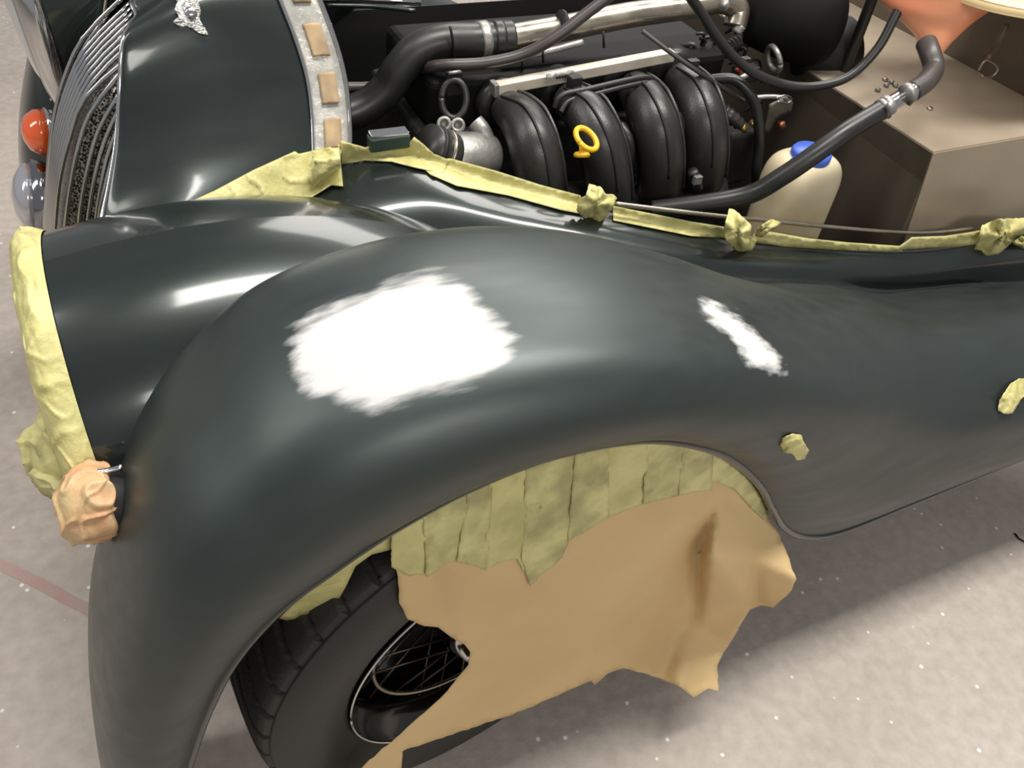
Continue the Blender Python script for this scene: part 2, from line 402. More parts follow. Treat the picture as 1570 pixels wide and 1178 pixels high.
# chromed bonnet rest strip with bare pads, following the rear edge of the cowl
def off(p, dx, dn):
    n_ = Vector((0, p.y-YM, (p.z-.72)*.6)).normalized(); return p+Vector((dx, 0, 0))+n_*dn
st = [[off(p, 0, .003), off(p, .012, .004), off(p, .026, .003), off(p, .042, .003), off(p, .05, -.004)] for p in rr_[:-1]]
cst = grid('bonnet_rest_strip', st, mat('dull chrome strip', (188, 186, 178), .3, .55, bump=.4, bscale=70, rvar=.1, vscale=40), cowl, nu=100, nv=10, th=.002)
padr = [off(p, .024, .007) for p in cr(rr_, 200)]
for a, b in ((122, 134), (139, 151), (156, 168), (172, 183)):
    pts = padr[a:b]
    rws = [[p+Vector((-.010, 0, 0)), p+Vector((0, 0, .001)), p+Vector((.012, 0, 0))] for p in pts]
    grid('rest_pad', rws, WOOD, cst, nu=14, nv=6, th=.003)
for dx in (.0, .05):
    tube('strip_bead', [off(p, dx, .003) for p in rr_[:-1]], .0028, CHROME, cst, n=120, seg=8)
# grille: slats run down at constant y, tops cut by the cowl edge
GP = cr([P(a_, b_, y=.72) for a_, b_ in ((215, 40), (178, 62), (150, 86), (122, 125), (102, 175), (88, 240), (79, 320), (75, 400), (82, 500), (96, 600))], 120)
print('GP', GP[0], GP[-1])
def gprof(z): return min(GP, key=lambda p: abs(p.z-z)).x
def gx(y, z):
    yy = y if y < YM else 2*YM-y
    e = min(fEs, key=lambda p: abs(p.y-yy)); full_ = e.x+.004-gprof(min(e.z, GP[0].z))
    return gprof(z)+max(0, full_)*1.0
fEs = cr(fE, 60)
def ztop(y):
    yy = y if y < YM else 2*YM-y
    if yy > fEs[0].y: return fEs[0].z+.004
    return min(fEs, key=lambda p: abs(p.y-yy)).z
ys = [.472, .49]+[.505+.0092*i for i in range(18)]+[.672+.017*i for i in range(7)]+[.81+.03*i for i in range(7)]
back = []
for y in ys:
    zt = ztop(y); back.append([Vector((gx(y, z)+.016, y, z)) for z in [zt-(zt-.42)*k/8 for k in range(9)]])
grille = grid('grille', back, WMESH, car, nu=60, nv=24, th=.001)
for y in ys:
    zt = ztop(y)
    pts = [Vector((gx(y, z), y, z)) for z in [zt-(zt-.42)*k/10 for k in range(11)]]
    bm = bmesh.new(); tube_bm(bm, pts, .0030, n=30, seg=8); finish('slat', bm, CHROME, grille)
# winged badge on the nose
bm = bmesh.new(); bc = P(292, 22, y=.70)
hit = bvh([cowl]).ray_cast(CAM, ray(292, 22).normalized()); bc = hit[0] if hit[0] is not None else bc
bn = hit[1].normalized() if hit[0] is not None else Vector((0, 0, 1))
if bn.dot(CAM-bc) < 0: bn = -bn
layc = lay([cowl], .004)
bm.free()
sheet('winged_badge', [(262, -12), (285, -6), (296, -14), (303, 2), (308, 18), (306, 30), (313, 42), (320, 55), (306, 52), (294, 44), (285, 40), (276, 42), (265, 34), (274, 26), (268, 14), (272, 4)],
      layc, mat('etched silver badge', (190, 190, 186), .3, .9, var=.35, vscale=120, bump=1, bscale=260), cowl, step=4, th=.003, amp=.0012, freq=160)
lathe('badge_boss', bc+bn*.004, bn, [(0, .007), (.004, .007), (.006, .004)], CHROME, cowl)
# indicator on the far wing: chrome base and orange lens
ic = P(66, 203, y=1.12); ia = Vector((-.92, -.1, .15)).normalized()
ind = lathe('indicator_lamp', ic, ia, [(-.05, .034), (-.012, .040), (-.006, .042)], CHROME, car)
lathe('orange_lens', ic, ia, [(-.008, .040), (.010, .038), (.024, .029), (.031, .014), (.033, 0)], LENS, ind)
sc = P(50, 302, y=1.08)
sp = lathe('side_lamp', sc, Vector((-.9, .0, .2)), [(-.10, .03), (-.06, .05), (-.02, .062), (.0, .065)], mat('smoky chrome', (150, 150, 155), .12, 1), car, seg=64)
lathe('side_lamp_glass', sc, Vector((-.9, 0, .2)), [(0, .062), (.015, .055), (.028, .034), (.034, 0)], mat('clear lamp lens', (190, 190, 195), .15, .5, coat=1), sp, seg=64)
# near marker lamps under the tape
m1 = P(178, 770, y=.20)
mk = tube('marker_lamp_body', [P(215, 775, y=.20), P(172, 770, y=.20), P(150, 768, y=.20)], [.034, .033, .032], BLACK, car, n=10, seg=20)
tube('chrome_edge', [P(149, 724, y=.205), P(165, 722, y=.205), P(188, 716, y=.205)], .003, CHROME, mk, n=8)
# body and chassis below/behind everything; tray's black stands for the bay's shade
def inner_box():
    bm = bmesh.new()
    def quad(*p):
        vs = [bm.verts.new(Vector(q)) for q in p]; bm.faces.new(vs)
    quad((-.30, .36, .30), (1.5, .36, .30), (1.5, 1.13, .30), (-.30, 1.13, .30))          # tray
    quad((-.30, 1.13, .30), (1.5, 1.13, .30), (1.5, 1.13, .80), (-.30, 1.13, .80))        # far side
    return finish('engine_bay_shade_tray', bm, BLACK, car, smooth=False)
tray = inner_box()
s = tray.modifiers.new('thickness', 'SOLIDIFY'); s.thickness = .003
# wheel arch liner
lin_rows = []
for i in range(2, 17):
    a = secs[i][0]; cx, cz = .03, .33
    o_ = Vector((cx+(a.x-cx)*.985, 0, cz+(a.z-cz)*.985)) if a.z > .33 else Vector((a.x, 0, a.z))
    lin_rows.append([Vector((a.x, .068, a.z)), Vector((o_.x, .10, o_.z+.004)), Vector((o_.x, .20, o_.z+.01)), Vector((o_.x, .34, o_.z))])
grid('wheel_arch_liner', lin_rows[2:], BLACK, car, nu=60, nv=10, th=.001)
bm = bmesh.new()
vs = [bm.verts.new(v) for v in [Vector((-.36, .345, .26)), Vector((-.36, .345, .56)), Vector((-.22, .345, .70)), Vector((.2, .345, .70)), Vector((.42, .345, .58)), Vector((.46, .345, .26))]]
bm.faces.new(vs); w_ = finish('inner_wheel_wall', bm, BLACK, car, smooth=False); s = w_.modifiers.new('thickness', 'SOLIDIFY'); s.thickness = .003
# running-board underside
und = [[secs[i][0]+Vector((0, .004, .002)), Vector((secs[i][0].x, .2, secs[i][0].z+.005)), Vector((secs[i][0].x, .40, secs[i][0].z))] for i in range(14, NS)]
grid('running_board_underside', und, BLACK, car, nu=40, nv=6, th=.002)

# ---- wheel
a_ = math.radians(8); wn = Vector((math.sin(a_), -math.cos(a_), 0)); wf = Vector((-math.cos(a_), -math.sin(a_), 0)); wu = Vector((0, 0, 1))
hub = Vector((-.018, .089, .318))
def wheel():
    wh = bpy.data.objects.new('front_wheel', None); COL.objects.link(wh); wh.parent = car
    prof = [(-.19, .205), (-.20, .235), (-.195, .275), (-.175, .302), (-.15, .313), (-.10, .317), (-.042, .317), (-.016, .312), (-.002, .298), (.007, .276), (.008, .245), (-.002, .215), (-.008, .203)]
    pr = cr([Vector((a, b)) for a, b in prof], 90); seg = 720; V = []
    for i in range(seg):
        t = i*2*math.pi/seg; c_, s_ = math.cos(t), math.sin(t)
        for (h, r) in pr:
            d = 0
            if r > .296:
                u = max(-1, min(1, (h+.10)/.093))                 # -1..1 over the tread
                ph = (t*42/(2*math.pi)-(1-u)**2.3*.72) % 1.0
                if ph < .17 and u < .97: d = .006
                if abs(abs(u)-.97) < .025: d = .003
            elif h > -.03 and .215 < r < .285:
                k = (t*60/(2*math.pi)) % 1
                d = -.0012 if (k < .5) ^ (int(r*180) % 2 == 0) and .245 < r < .28 else 0
            rr = r-d
            V.append(hub+wn*h+(wf*c_+wu*s_)*rr)
    n_ = len(pr); Fc = [(i*n_+j, i*n_+j+1, ((i+1) % seg)*n_+j+1, ((i+1) % seg)*n_+j) for i in range(seg) for j in range(n_-1)]
    me = bpy.data.meshes.new('tyre'); me.from_pydata(V, [], Fc); me.update(); link('tyre', me, TYRE, wh)
    lathe('rim_barrel', hub, wn, [(-.004, .202), (-.02, .195), (-.03, .186), (-.05, .176), (-.11, .172), (-.15, .18), (-.19, .2)], BGLOSS, wh, seg=64, cap=False)
    ring('rim_edge', hub-wn*.002, wn, .2015, .0018, CHROME, wh, n=96)
    ring('spoke_ring', hub-wn*.045, wn, .150, .003, STEEL, wh, n=80)
    lathe('brake_disc', hub-wn*.13, wn, [(0, .145), (.012, .145), (.012, .05), (.03, .05)], DARK, wh, seg=48)
    lathe('hub_cap', hub-wn*.07, wn, [(0, .045), (.04, .042), (.07, .03), (.075, .001)], CHROME, wh, seg=32)
    mat_sp = mat('dark spoke steel', (90, 82, 72), .35, .9)
    for k in range(28):
        t = k*2*math.pi/28; dr = (1 if k % 2 else -1)*.30
        p0 = hub-wn*.05+(wf*math.cos(t)+wu*math.sin(t))*.173; p1 = hub-wn*(.03 if k % 4 < 2 else .09)+(wf*math.cos(t+dr)+wu*math.sin(t+dr))*.043
        tube('spoke', [p0, p1], .0018, mat_sp, wh, n=2, seg=6, raw=True)
    return wh
wheel()

# ---- bonnet catches
def catch(px, py, y, s=1, ang=0):
    c = P(px, py, y=y); o = box('bonnet_catch', c, (.028*s, .010*s, .010*s), mat('green catch', (44, 60, 50), .4), car, bevel=.003)
    box('catch_plate', c+Vector((0, 0, .012*s)), (.026*s, .009*s, .0022), CHROME, o, bevel=.001); return o
catch(596, 216, .575); catch(1562, 356, .325, .8)
for a, b, c in ((484, 507, .86), (507, 646, .86),):
    pass
hr = tube('bonnet_hinge_rod', [P(470, -6, y=.90), P(646, 3, y=.84)], .006, CHROME, car, n=4)
hr2 = tube('hinge_stay', [P(500, 8, y=.92), P(570, 10, y=.90), P(637, 17, y=.87)], .0035, PAINT, hr, n=10)

# ============================================================ ENGINE BAY, REAR: bulkhead box
bx = P(1430, 235, y=.38); z0 = bx.z; x0 = bx.x; print('BX', bx, P(1570, 160, z=z0), P(1310, 120, z=z0), P(1390, 365, y=.38))
bk = bpy.data.objects.new('footwell_box', None); COL.objects.link(bk); bk.parent = car
xr = x0+.75
def slab(name, pts, mt, th=.003, par=bk):
    bm = bmesh.new(); bm.faces.new([bm.verts.new(Vector(p)) for p in pts]); bmesh.ops.subdivide_edges(bm, edges=bm.edges, cuts=6, use_grid_fill=True)
    o = finish(name, bm, mt, par, smooth=False); s = o.modifiers.new('thickness', 'SOLIDIFY'); s.thickness = th; s.offset = 0; return o
lowl = P(1390, 375, y=.38)
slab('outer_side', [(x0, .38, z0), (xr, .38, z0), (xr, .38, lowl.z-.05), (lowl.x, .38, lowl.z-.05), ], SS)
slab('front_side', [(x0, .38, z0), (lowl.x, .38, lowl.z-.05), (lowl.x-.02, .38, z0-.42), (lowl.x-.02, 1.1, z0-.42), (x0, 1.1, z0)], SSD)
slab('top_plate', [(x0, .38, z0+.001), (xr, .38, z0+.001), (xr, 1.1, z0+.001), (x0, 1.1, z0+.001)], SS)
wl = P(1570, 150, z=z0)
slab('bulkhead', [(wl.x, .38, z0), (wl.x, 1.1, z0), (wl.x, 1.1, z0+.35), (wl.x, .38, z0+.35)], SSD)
for a, b in ((1425, 167), (1357, 123)):
    p = P(a, b, z=z0+.003); sc_ = lathe('screw', p, (0, 0, 1), [(0, .0055), (.002, .0055), (.004, .003)], STEEL, bk, seg=12)

# ---- engine
eng = thing('engine', 'black four cylinder engine with curved plastic intake runners in the open bay', 'engine')
box('cylinder_block', (.36, .80, .58), (.27, .13, .20), DARK, eng, bevel=.01)
cv = box('cam_cover', (.38, .80, .815), (.27, .11, .045), mat('dark cam cover', (14, 14, 14), .6, spec=.2), eng, bevel=.015)
# fuel rail
A, B = P(757, 136, y=.665), P(1030, 84, y=.665); tx = (B-A).normalized(); ty = Vector((0, 1, 0)); ty = (ty-tx*ty.dot(tx)).normalized(); tz = tx.cross(ty)
fr = box('fuel_rail', (A+B)/2, ((B-A).length/2, .009, .0085), RAIL, eng, ax=(tx, ty, tz), bevel=.002)
box('rail_end_cap', A+tx*.001, (.004, .010, .010), ALU, fr, ax=(tx, ty, tz), bevel=.001)
lb = P(858, 118, y=.652)
lblo = sheet('printed_label', [(836, 112), (880, 103), (881, 113), (838, 122)], lambda x, y: P(x, y, y=.654), WHITE, fr, step=5, amp=0, th=.0003)
for k in range(4):
    sheet('label_mark', [(853+k*4, 117.5-k*.7), (855.5+k*4, 117-k*.7), (856+k*4, 121-k*.7), (853.5+k*4, 121.5-k*.7)], lambda x, y: P(x, y, y=.6525), BLACK, lblo, step=4, amp=0, th=.0003)
# intake runners
man = bpy.data.objects.new('intake_manifold', None); COL.objects.link(man); man.parent = eng
runs = [((775, 165), (800, 185), (818, 225), (828, 275), (832, 330)), ((868, 150), (895, 172), (918, 215), (930, 265), (934, 320)),
        ((968, 132), (988, 155), (1005, 195), (1012, 245), (1010, 300)), ((1038, 118), (1060, 142), (1075, 182), (1080, 228), (1076, 280))]
rad = [.026, .034, .037, .037, .036]
for r_ in runs:
    ydep = (.66, .615, .575, .56, .56)
    pts = [P(a, b, y=c) for (a, b), c in zip(r_, ydep)]
    o = tube('intake_runner', pts, rad, PLAS, man, n=50, seg=28)
    # moulding seam and side flange follow the runner
    ce = cr(pts, 50); sd = []
    for i, p in enumerate(ce[4:40]):
        t = (ce[i+5]-ce[i+3]).normalized(); up = (CAM-p); up = (up-t*up.dot(t)).normalized(); side = t.cross(up)
        k = min(1, (i+4)/14); rr = rad[0]+(rad[2]-rad[0])*k
        sd.append(p+(up*.93-side*.36)*(rr*1.0))
    tube('moulding_seam', sd, .0022, BLACK, o, n=40, seg=6)
    sd = []
    for i, p in enumerate(ce[4:46]):
        t = (ce[i+5]-ce[i+3]).normalized(); up = (CAM-p); up = (up-t*up.dot(t)).normalized(); side = t.cross(up)
        k = min(1, (i+4)/14); rr = rad[0]+(rad[2]-rad[0])*k
        sd.append(p+(up*.1-side*.99)*(rr*1.03))
    tube('edge_flange', sd, .003, PLAS, o, n=40, seg=8)
    lathe('port_flange', pts[0]+Vector((0, .01, .0)), (pts[1]-pts[0]), [(-.03, .036), (-.006, .038), (0, .03)], PLAS, o, seg=24)
tube('plenum', [P(790, 330, y=.60), P(930, 320, y=.60), P(1090, 290, y=.60)], .05, PLAS, man, n=20, seg=24)
# bolting rail over the middle runners
tube('bridge_rail', [P(850, 165, y=.62), P(862, 146, y=.62), P(900, 137, y=.62), P(985, 119, y=.62), P(1004, 128, y=.62), P(1018, 150, y=.61)], .0042, PLAS, man, n=40)
tube('bridge_rail', [P(860, 172, y=.61), P(872, 155, y=.615), P(905, 146, y=.615), P(985, 127, y=.615), P(998, 134, y=.61)], .0042, PLAS, man, n=40)
for a, b in ((900, 141), (925, 136), (950, 131), (975, 126)): tube('rail_rib', [P(a, b-5, y=.62), P(a+2, b+5, y=.615)], .0025, PLAS, man, n=3, seg=6)
box('rail_clip', P(880, 130, y=.64), (.010, .008, .014), BLACK, man, bevel=.002)
box('rail_clip', P(806, 158, y=.64), (.009, .008, .012), BLACK, man, bevel=.002)
tube('injector_stub', [P(806, 150, y=.655), P(803, 165, y=.64)], .008, mat('dark blue stub', (40, 40, 70), .4), man, n=4)
for (a, b, s_) in ((840, 228, 1), (1036, 195, 1)):
    sheet('bracket_tab', [(a, b-8), (a+8, b-4), (a+22, b+2), (a+8, b+6), (a, b+8)], lambda x, y: P(x, y, y=.575), PLAS, man, step=5, amp=0, th=.003)
tube('bracket_frame', [P(1030, 205, y=.565), P(1032, 185, y=.565), P(1040, 175, y=.565), P(1046, 188, y=.565), P(1045, 204, y=.565), P(1030, 205, y=.565)], .0035, PLAS, man, n=40, seg=8)
lathe('port_plug', P(948, 205, y=.60), (CAM-P(948, 205, y=.60)), [(-.03, .02), (0, .02), (.006, .016)], PLAS, man, seg=24)
tube('breather_pipe', [P(952, 195, y=.59), P(963, 212, y=.575), P(966, 235, y=.57), P(960, 262, y=.57)], .008, RUB, man, n=30)
lathe('breather_bolt', P(952, 222, y=.57), (CAM-P(952, 222, y=.57)), [(0, .005), (.004, .005)], ALU, man, seg=8)
# throttle body
tb = bpy.data.objects.new('throttle_body', None); COL.objects.link(tb); tb.parent = eng
ta, tb2 = P(688, 262, y=.60), P(742, 245, y=.63)
tube('throttle_barrel', [P(690, 245, y=.605), P(715, 240, y=.61), P(752, 238, y=.62)], [.034, .036, .035, .03], ALU, tb, n=20, seg=28)
tube('clamp_sleeve', [P(655, 225, y=.60), P(688, 238, y=.605)], .033, PLAS, tb, n=6, seg=28)
for q in (0, 1): tube('clamp_band', [P(664+q*14, 229+q*5, y=.60), P(668+q*14, 230.5+q*5, y=.60)], .0345, STEEL if q else BLACK, tb, n=3, seg=28)
tube('bypass_elbow', [P(728, 188, y=.64), P(738, 200, y=.63), P(748, 220, y=.62)], [.014, .014, .013], ALU, tb, n=14, seg=18)
for a, b in ((681, 190), (702, 192), (696, 211)):
    p = P(a, b, y=.63); lathe('flange_bolt', p, (CAM-p), [(-.02, .011), (0, .011), (.001, .006), (-.006, .006)], ALU, tb, seg=16)
oc = P(696, 152, y=.66); ring('lifting_eye', oc, (CAM-oc), .018, .005, PLAS, tb, sx=1.45, n=40)
tube('eye_bolt', [P(688, 112, y=.67), P(706, 110, y=.67)], .0025, ALU, tb, n=3)
box('eye_bracket', P(696, 128, y=.675), (.012, .004, .018), BLACK, tb, bevel=.002)
# dipstick
dc = P(899, 213, y=.53)
ds = thing('dipstick', 'yellow ring-handled dipstick standing before the second intake runner', 'dipstick')
dax = (RT*.45+UP*.35-fw*.75).normalized()
ring('ring_handle', dc, dax, .0165, .0042, YEL, ds, sx=1.15, n=40)
tube('dipstick_stem', [P(894, 226, y=.53), P(892, 236, y=.532), P(893, 238, y=.56)], [.006, .004, .003], YEL, ds, n=10)
lathe('stopper_flange', P(892, 237, y=.53), (UP*.9-fw*.4), [(-.003, .0115), (0, .0125), (.003, .010)], YEL, ds, seg=24)
# small parts right of the manifold
cr1 = bpy.data.objects.new('sensor_cluster', None); COL.objects.link(cr1); cr1.parent = eng
box('coil_pack', P(1118, 235, y=.60), (.030, .025, .05), DARK, cr1, bevel=.008)
tube('sensor_body', [P(1108, 172, y=.58), P(1124, 182, y=.57), P(1136, 192, y=.565)], [.013, .011, .008], PLAS, cr1, n=12, seg=16, rib=.0015, ribn=4)
tube('sensor_tip', [P(1136, 193, y=.565), P(1142, 199, y=.565)], .006, BRASS, cr1, n=3)
for a, b, c in ((1154, 191, BRASS), (1161, 186, BRASS), (1197, 192, mat('copper fitting', (150, 96, 70), .4, .8)), (1128, 232, ALU), (1143, 236, ALU), (1110, 8, ALU)):
    p = P(a, b, y=.60); lathe('pipe_fitting', p, (CAM-p), [(-.015, .009), (0, .009), (.001, .0055), (.006, .005)], c, cr1, seg=6)
sheet('angle_bracket', [(1180, 160), (1206, 148), (1215, 156), (1212, 172), (1190, 182), (1177, 205), (1171, 200), (1176, 180)], lambda x, y: P(x, y, y=.60), mat('grey bracket', (110, 106, 94), .45, .5), cr1, step=5, amp=.001, th=.003)
box('label_box', P(1142, 112, y=.66), (.022, .012, .013), BLACK, cr1, bevel=.003)
sheet('red_label', [(1126, 106), (1148, 95), (1154, 104), (1136, 116)], lambda x, y: P(x, y, y=.635), RED, cr1, step=5, amp=0, th=.0005)
sheet('white_label', [(1134, 117), (1152, 107), (1155, 112), (1139, 123)], lambda x, y: P(x, y, y=.634), WHITE, cr1, step=5, amp=0, th=.0005)
tube('throttle_lever', [P(1155, 150, y=.62), P(1180, 148, y=.61), P(1205, 150, y=.6)], .004, ALU, cr1, n=6)
tube('wire_clip', [P(1190, 150, y=.59), P(1206, 146, y=.59), P(1214, 152, y=.59), P(1207, 158, y=.59), P(1192, 156, y=.59)], .0015, CHROME, cr1, n=20, seg=6)
p = P(1186, 90, y=.68); ring('hose_clamp', p, RT*.9+UP*.4, .022, .005, ALU, cr1, sx=1, n=30)
lathe('oil_filter', P(1210, 95, y=.74), Vector((1, -.2, .3)), [(0, .02), (.01, .05), (.08, .055), (.12, .05)], BLACK, cr1)
tube('connector_plug', [P(1062, 262, y=.52), P(1066, 276, y=.52), P(1070, 290, y=.52)], [.008, .011, .009], PLAS, cr1, n=10, seg=8)
box('connector_tip', P(1069, 276, y=.505), (.007, .004, .007), ALU, cr1, bevel=.001)
for k in range(16):
    a = 1045+random.random()*150; b = 40+random.random()*120
    p = P(a, b, y=.72); q = P(a+random.uniform(-28, 28), b+random.uniform(-18, 22), y=.73)
    tube('wiring_loop', [p, (p+q)/2+Vector((0, -.01, .012)), q], random.choice((.0022, .003, .004)), random.choice((RUB, PLAS, RUBG)), cr1, n=14, seg=6)
for k in range(12):
    a = 1045+random.random()*120; b = 60+random.random()*190
    p = P(a, b, y=.64); box('terminal_block', p, (random.uniform(.005, .012), .006, random.uniform(.004, .010)), random.choice((PLAS, BLACK, ALU, PLAS)), cr1, bevel=.0015)
# steel coolant pipe
sp_ = tube('coolant_crossover_pipe', [P(770, 60, y=.735), P(860, 44, y=.735), P(960, 24, y=.735), P(1060, 10, y=.735), P(1105, 2, y=.735), P(1130, 14, y=.73), P(1126, 40, y=.72)], .0195, STEEL, eng, n=70, seg=24)
tube('pipe_joint_band', [P(859, 37, y=.722), P(863, 37, y=.722)], .0205, BLACK, sp_, n=3, seg=24)
tube('pipe_end_clamp', [P(1136, 38, y=.71), P(1128, 50, y=.71)], .010, ALU, sp_, n=4, seg=14)
tube('harness_bar', [P(770, 96, y=.70), P(850, 76, y=.70), P(893, 65, y=.70)], .005, ALU, eng, n=12)
for a, b in ((832, 78), (800, 90), (925, 55)): tube('cable_tie', [P(a, b-6, y=.695), P(a+1, b+18, y=.695)], .002, BLACK, eng, n=3, seg=6)

# ---- hoses
def hose(name, label, pts, r, mt, **k):
    o = tube(name, [P(a, b, y=c) for a, b, c in pts], r, mt, None, n=k.pop('n', 70), **k); return tag(o, label, 'hose')
rh = thing('radiator_hose', 'thick black S-curved radiator hose joined to the steel pipe by a grey clamp', 'hose')
hp = [(470, 180, .74), (520, 178, .74), (560, 164, .74), (592, 138, .74), (612, 108, .74), (640, 78, .74), (680, 64, .74), (730, 62, .74), (785, 58, .735)]
tube('rubber_bend', [P(*q[:2], y=q[2]) for q in hp], .0255, RUB, rh, n=90, seg=28)
tube('hose_clamp', [P(733, 62, y=.74), P(747, 60, y=.74)], .0268, ALU, rh, n=4, seg=28)
tube('hose_end_collar', [P(755, 60, y=.738), P(771, 59, y=.736)], .0265, RUB, rh, n=4, seg=28)
tube('cable_tie', [P(690, 40, y=.71), P(694, 62, y=.705), P(696, 92, y=.715), P(698, 105, y=.72)], .002, BLACK, rh, n=10, seg=6)
hose('heater_hose', 'thin grey-brown hose running under the black radiator hose and up past the steel pipe', [(500, 134, .80), (580, 132, .80), (640, 112, .76), (670, 101, .70), (740, 97, .68), (800, 84, .67), (850, 58, .66), (900, 20, .66), (960, -25, .66)], .0085, RUBG)
hose('heater_hose', 'slim dark hose looping in a wide U below the pale tank', [(1040, -30, .60), (1072, 15, .60), (1105, 65, .59), (1145, 105, .58), (1195, 128, .57), (1245, 133, .56), (1300, 118, .55), (1345, 75, .55), (1375, 20, .56), (1400, -25, .57)], .0075, RUB)
hose('breather_hose', 'short dark hose hanging inside the wide U-loop hose', [(1345, -25, .66), (1325, 30, .66), (1300, 95, .67), (1280, 150, .68)], .010, RUB)
hose('vacuum_pipe', 'thin straight grey pipe slanting down from the steel pipe end', [(985, 48, .66), (1030, 82, .63), (1085, 120, .60), (1140, 155, .60)], .0035, RUBG)
hose('vent_hose', 'narrow black hose bending down beside the rightmost intake runner', [(1090, 122, .62), (1125, 122, .60), (1150, 145, .58), (1161, 175, .57), (1164, 220, .56), (1160, 262, .55), (1160, 300, .55)], .0085, RUB)
hose('corrugated_hose', 'ribbed black hose in shadow behind the small U-loop pipe', [(1110, 78, .74), (1150, 56, .74), (1190, 32, .75), (1215, 15, .76)], .014, RUB, rib=.0012, ribn=26, n=160)
bh = thing('bottom_hose', 'long black coolant hose crossing in front of the cream bottle to a metal tee', 'hose')
tube('hose_run', [P(a, b, y=c) for a, b, c in ((1000, 322, .50), (1080, 312, .46), (1150, 298, .43), (1200, 270, .41), (1250, 236, .40), (1300, 200, .40), (1352, 168, .41))], .0145, RUB, bh, n=80, seg=20)
tube('steel_tee', [P(1345, 172, y=.41), P(1375, 154, y=.415), P(1402, 138, y=.42)], .0125, CHROME, bh, n=10, seg=20)
for a, b in ((1354, 167), (1360, 163), (1392, 144)): tube('worm_clamp', [P(a-4, b+2, y=.41), P(a+4, b-3, y=.41)], .0158, ALU, bh, n=3, seg=24)
tube('clamp_screw', [P(1362, 178, y=.40), P(1364, 160, y=.395)], .005, ALU, bh, n=3, seg=8)
tube('clamp_screw', [P(1392, 160, y=.41), P(1404, 148, y=.41)], .0045, ALU, bh, n=3, seg=8)
for a, b in ((1345, 140), (1358, 133), (1366, 128), (1372, 133)): lathe('plate_bolt', P(a, b, z=z0+.002), (0, 0, 1), [(0, .005), (.005, .005), (.006, .003)], ALU, bk, seg=6)
tube('upper_bend', [P(1398, 141, y=.42), P(1420, 125, y=.43), P(1431, 105, y=.45), P(1426, 82, y=.47), P(1420, 66, y=.49)], .0155, RUBG, bh, n=40, seg=20)

# ---- washer bottle
wb = thing('washer_bottle', 'cream plastic washer bottle with a blue cap behind the taped sill', 'bottle')
yb = .44
wout = [(1165, 285), (1170, 250), (1190, 226), (1222, 213), (1250, 220), (1282, 240), (1304, 270), (1306, 300), (1298, 345), (1290, 400)]
def bottle():
    b0 = P(1232, 262, y=yb+.03); c = Vector((b0.x, b0.y, b0.z)); W_ = .062; D_ = .05; rows_ = []
    zt = c.z+.03
    for i, (dz, s_) in enumerate(((0, .02), (-.001, .45), (-.006, .72), (-.018, .90), (-.04, .99), (-.08, 1.0), (-.14, 1.0), (-.20, .98), (-.23, .9), (-.235, .3))):
        row = []
        for k in range(33):
            t = k*2*math.pi/32; e = 3.0
            cx_, sy_ = math.cos(t), math.sin(t); q = (abs(cx_)**e+abs(sy_)**e)**(-1/e)
            row.append(Vector((c.x+cx_*q*W_*s_, c.y+sy_*q*D_*s_, zt+dz)))
        rows_.append(row)
    o = grid('bottle_body', rows_, CREAM, wb, nu=60, nv=65)
    return c, zt
bcn, bzt = bottle()
cp = Vector((bcn.x-.002, bcn.y-.004, bzt-.004))
lathe('blue_cap', cp, (0, 0, 1), [(-.004, .030), (.0, .032), (.010, .032), (.014, .029), (.0155, 0)], BLUE, wb, seg=40)
for s_ in (-1, 1): tube('cap_tab', [cp+Vector((s_*.024, 0, .006)), cp+Vector((s_*.034, -.002, .006)), cp+Vector((s_*.040, -.002, .002))], .0025, BLUE, wb, n=6, seg=8)

# ---- coolant tank
ct = thing('coolant_tank', 'pale plastic coolant tank glowing orange in its lower half above the metal footwell box', 'tank')
def ellrow(c, rx, ry, n=40): return [Vector((c.x+math.cos(t)*rx, c.y+math.sin(t)*ry, c.z)) for t in [k*2*math.pi/n for k in range(n+1)]]
tcn = P(1440, -16, y=.58)
zz = tcn.z
rows_ = [ellrow(Vector((tcn.x+dx, tcn.y+dy, zz+dz)), rx, ry) for dx, dy, dz, rx, ry in
         ((-.025, -.05, -.085, .01, .01), (-.025, -.05, -.08, .02, .02), (-.022, -.045, -.06, .032, .028), (-.01, -.02, -.035, .075, .05), (0, 0, -.015, .11, .075), (.01, .01, .01, .125, .09), (.01, .01, .05, .13, .095))]
grid('orange_lower_half', rows_, ORANGE, ct, nu=40, nv=60)
fcn = P(1592, -14, y=.52)
rows_ = [ellrow(fcn+Vector((0, 0, dz)), rx, ry) for dz, rx, ry in ((-.004, .15, .09), (-.004, .190, .124), (.0, .196, .128), (.008, .196, .128), (.012, .19, .122), (.012, .13, .08), (.05, .12, .07), (.07, .10, .05), (.075, .01, .01))]
grid('pale_upper_half', rows_, CREAM2, ct, nu=50, nv=60)
tube('tank_clip', [P(1500, 108, y=.50), P(1512, 92, y=.50), P(1530, 104, y=.50), P(1520, 118, y=.50), P(1505, 116, y=.50)], .002, STEEL, bk, n=20, seg=6)
tube('tank_bracket', [P(1512, 90, y=.51), P(1530, 66, y=.53), P(1542, 40, y=.55)], .006, SSD, bk, n=8)
# dark air duct left of the tank
ad = lathe('air_duct', P(1225, 30, y=.72), Vector((.9, -.25, -.1)), [(-.10, .05), (-.04, .065), (.03, .075), (.05, .07)], mat('matt black duct', (9, 9, 9), .8, spec=.2), None, seg=40)
tag(ad, 'large matt black duct in shadow left of the tank', 'duct')

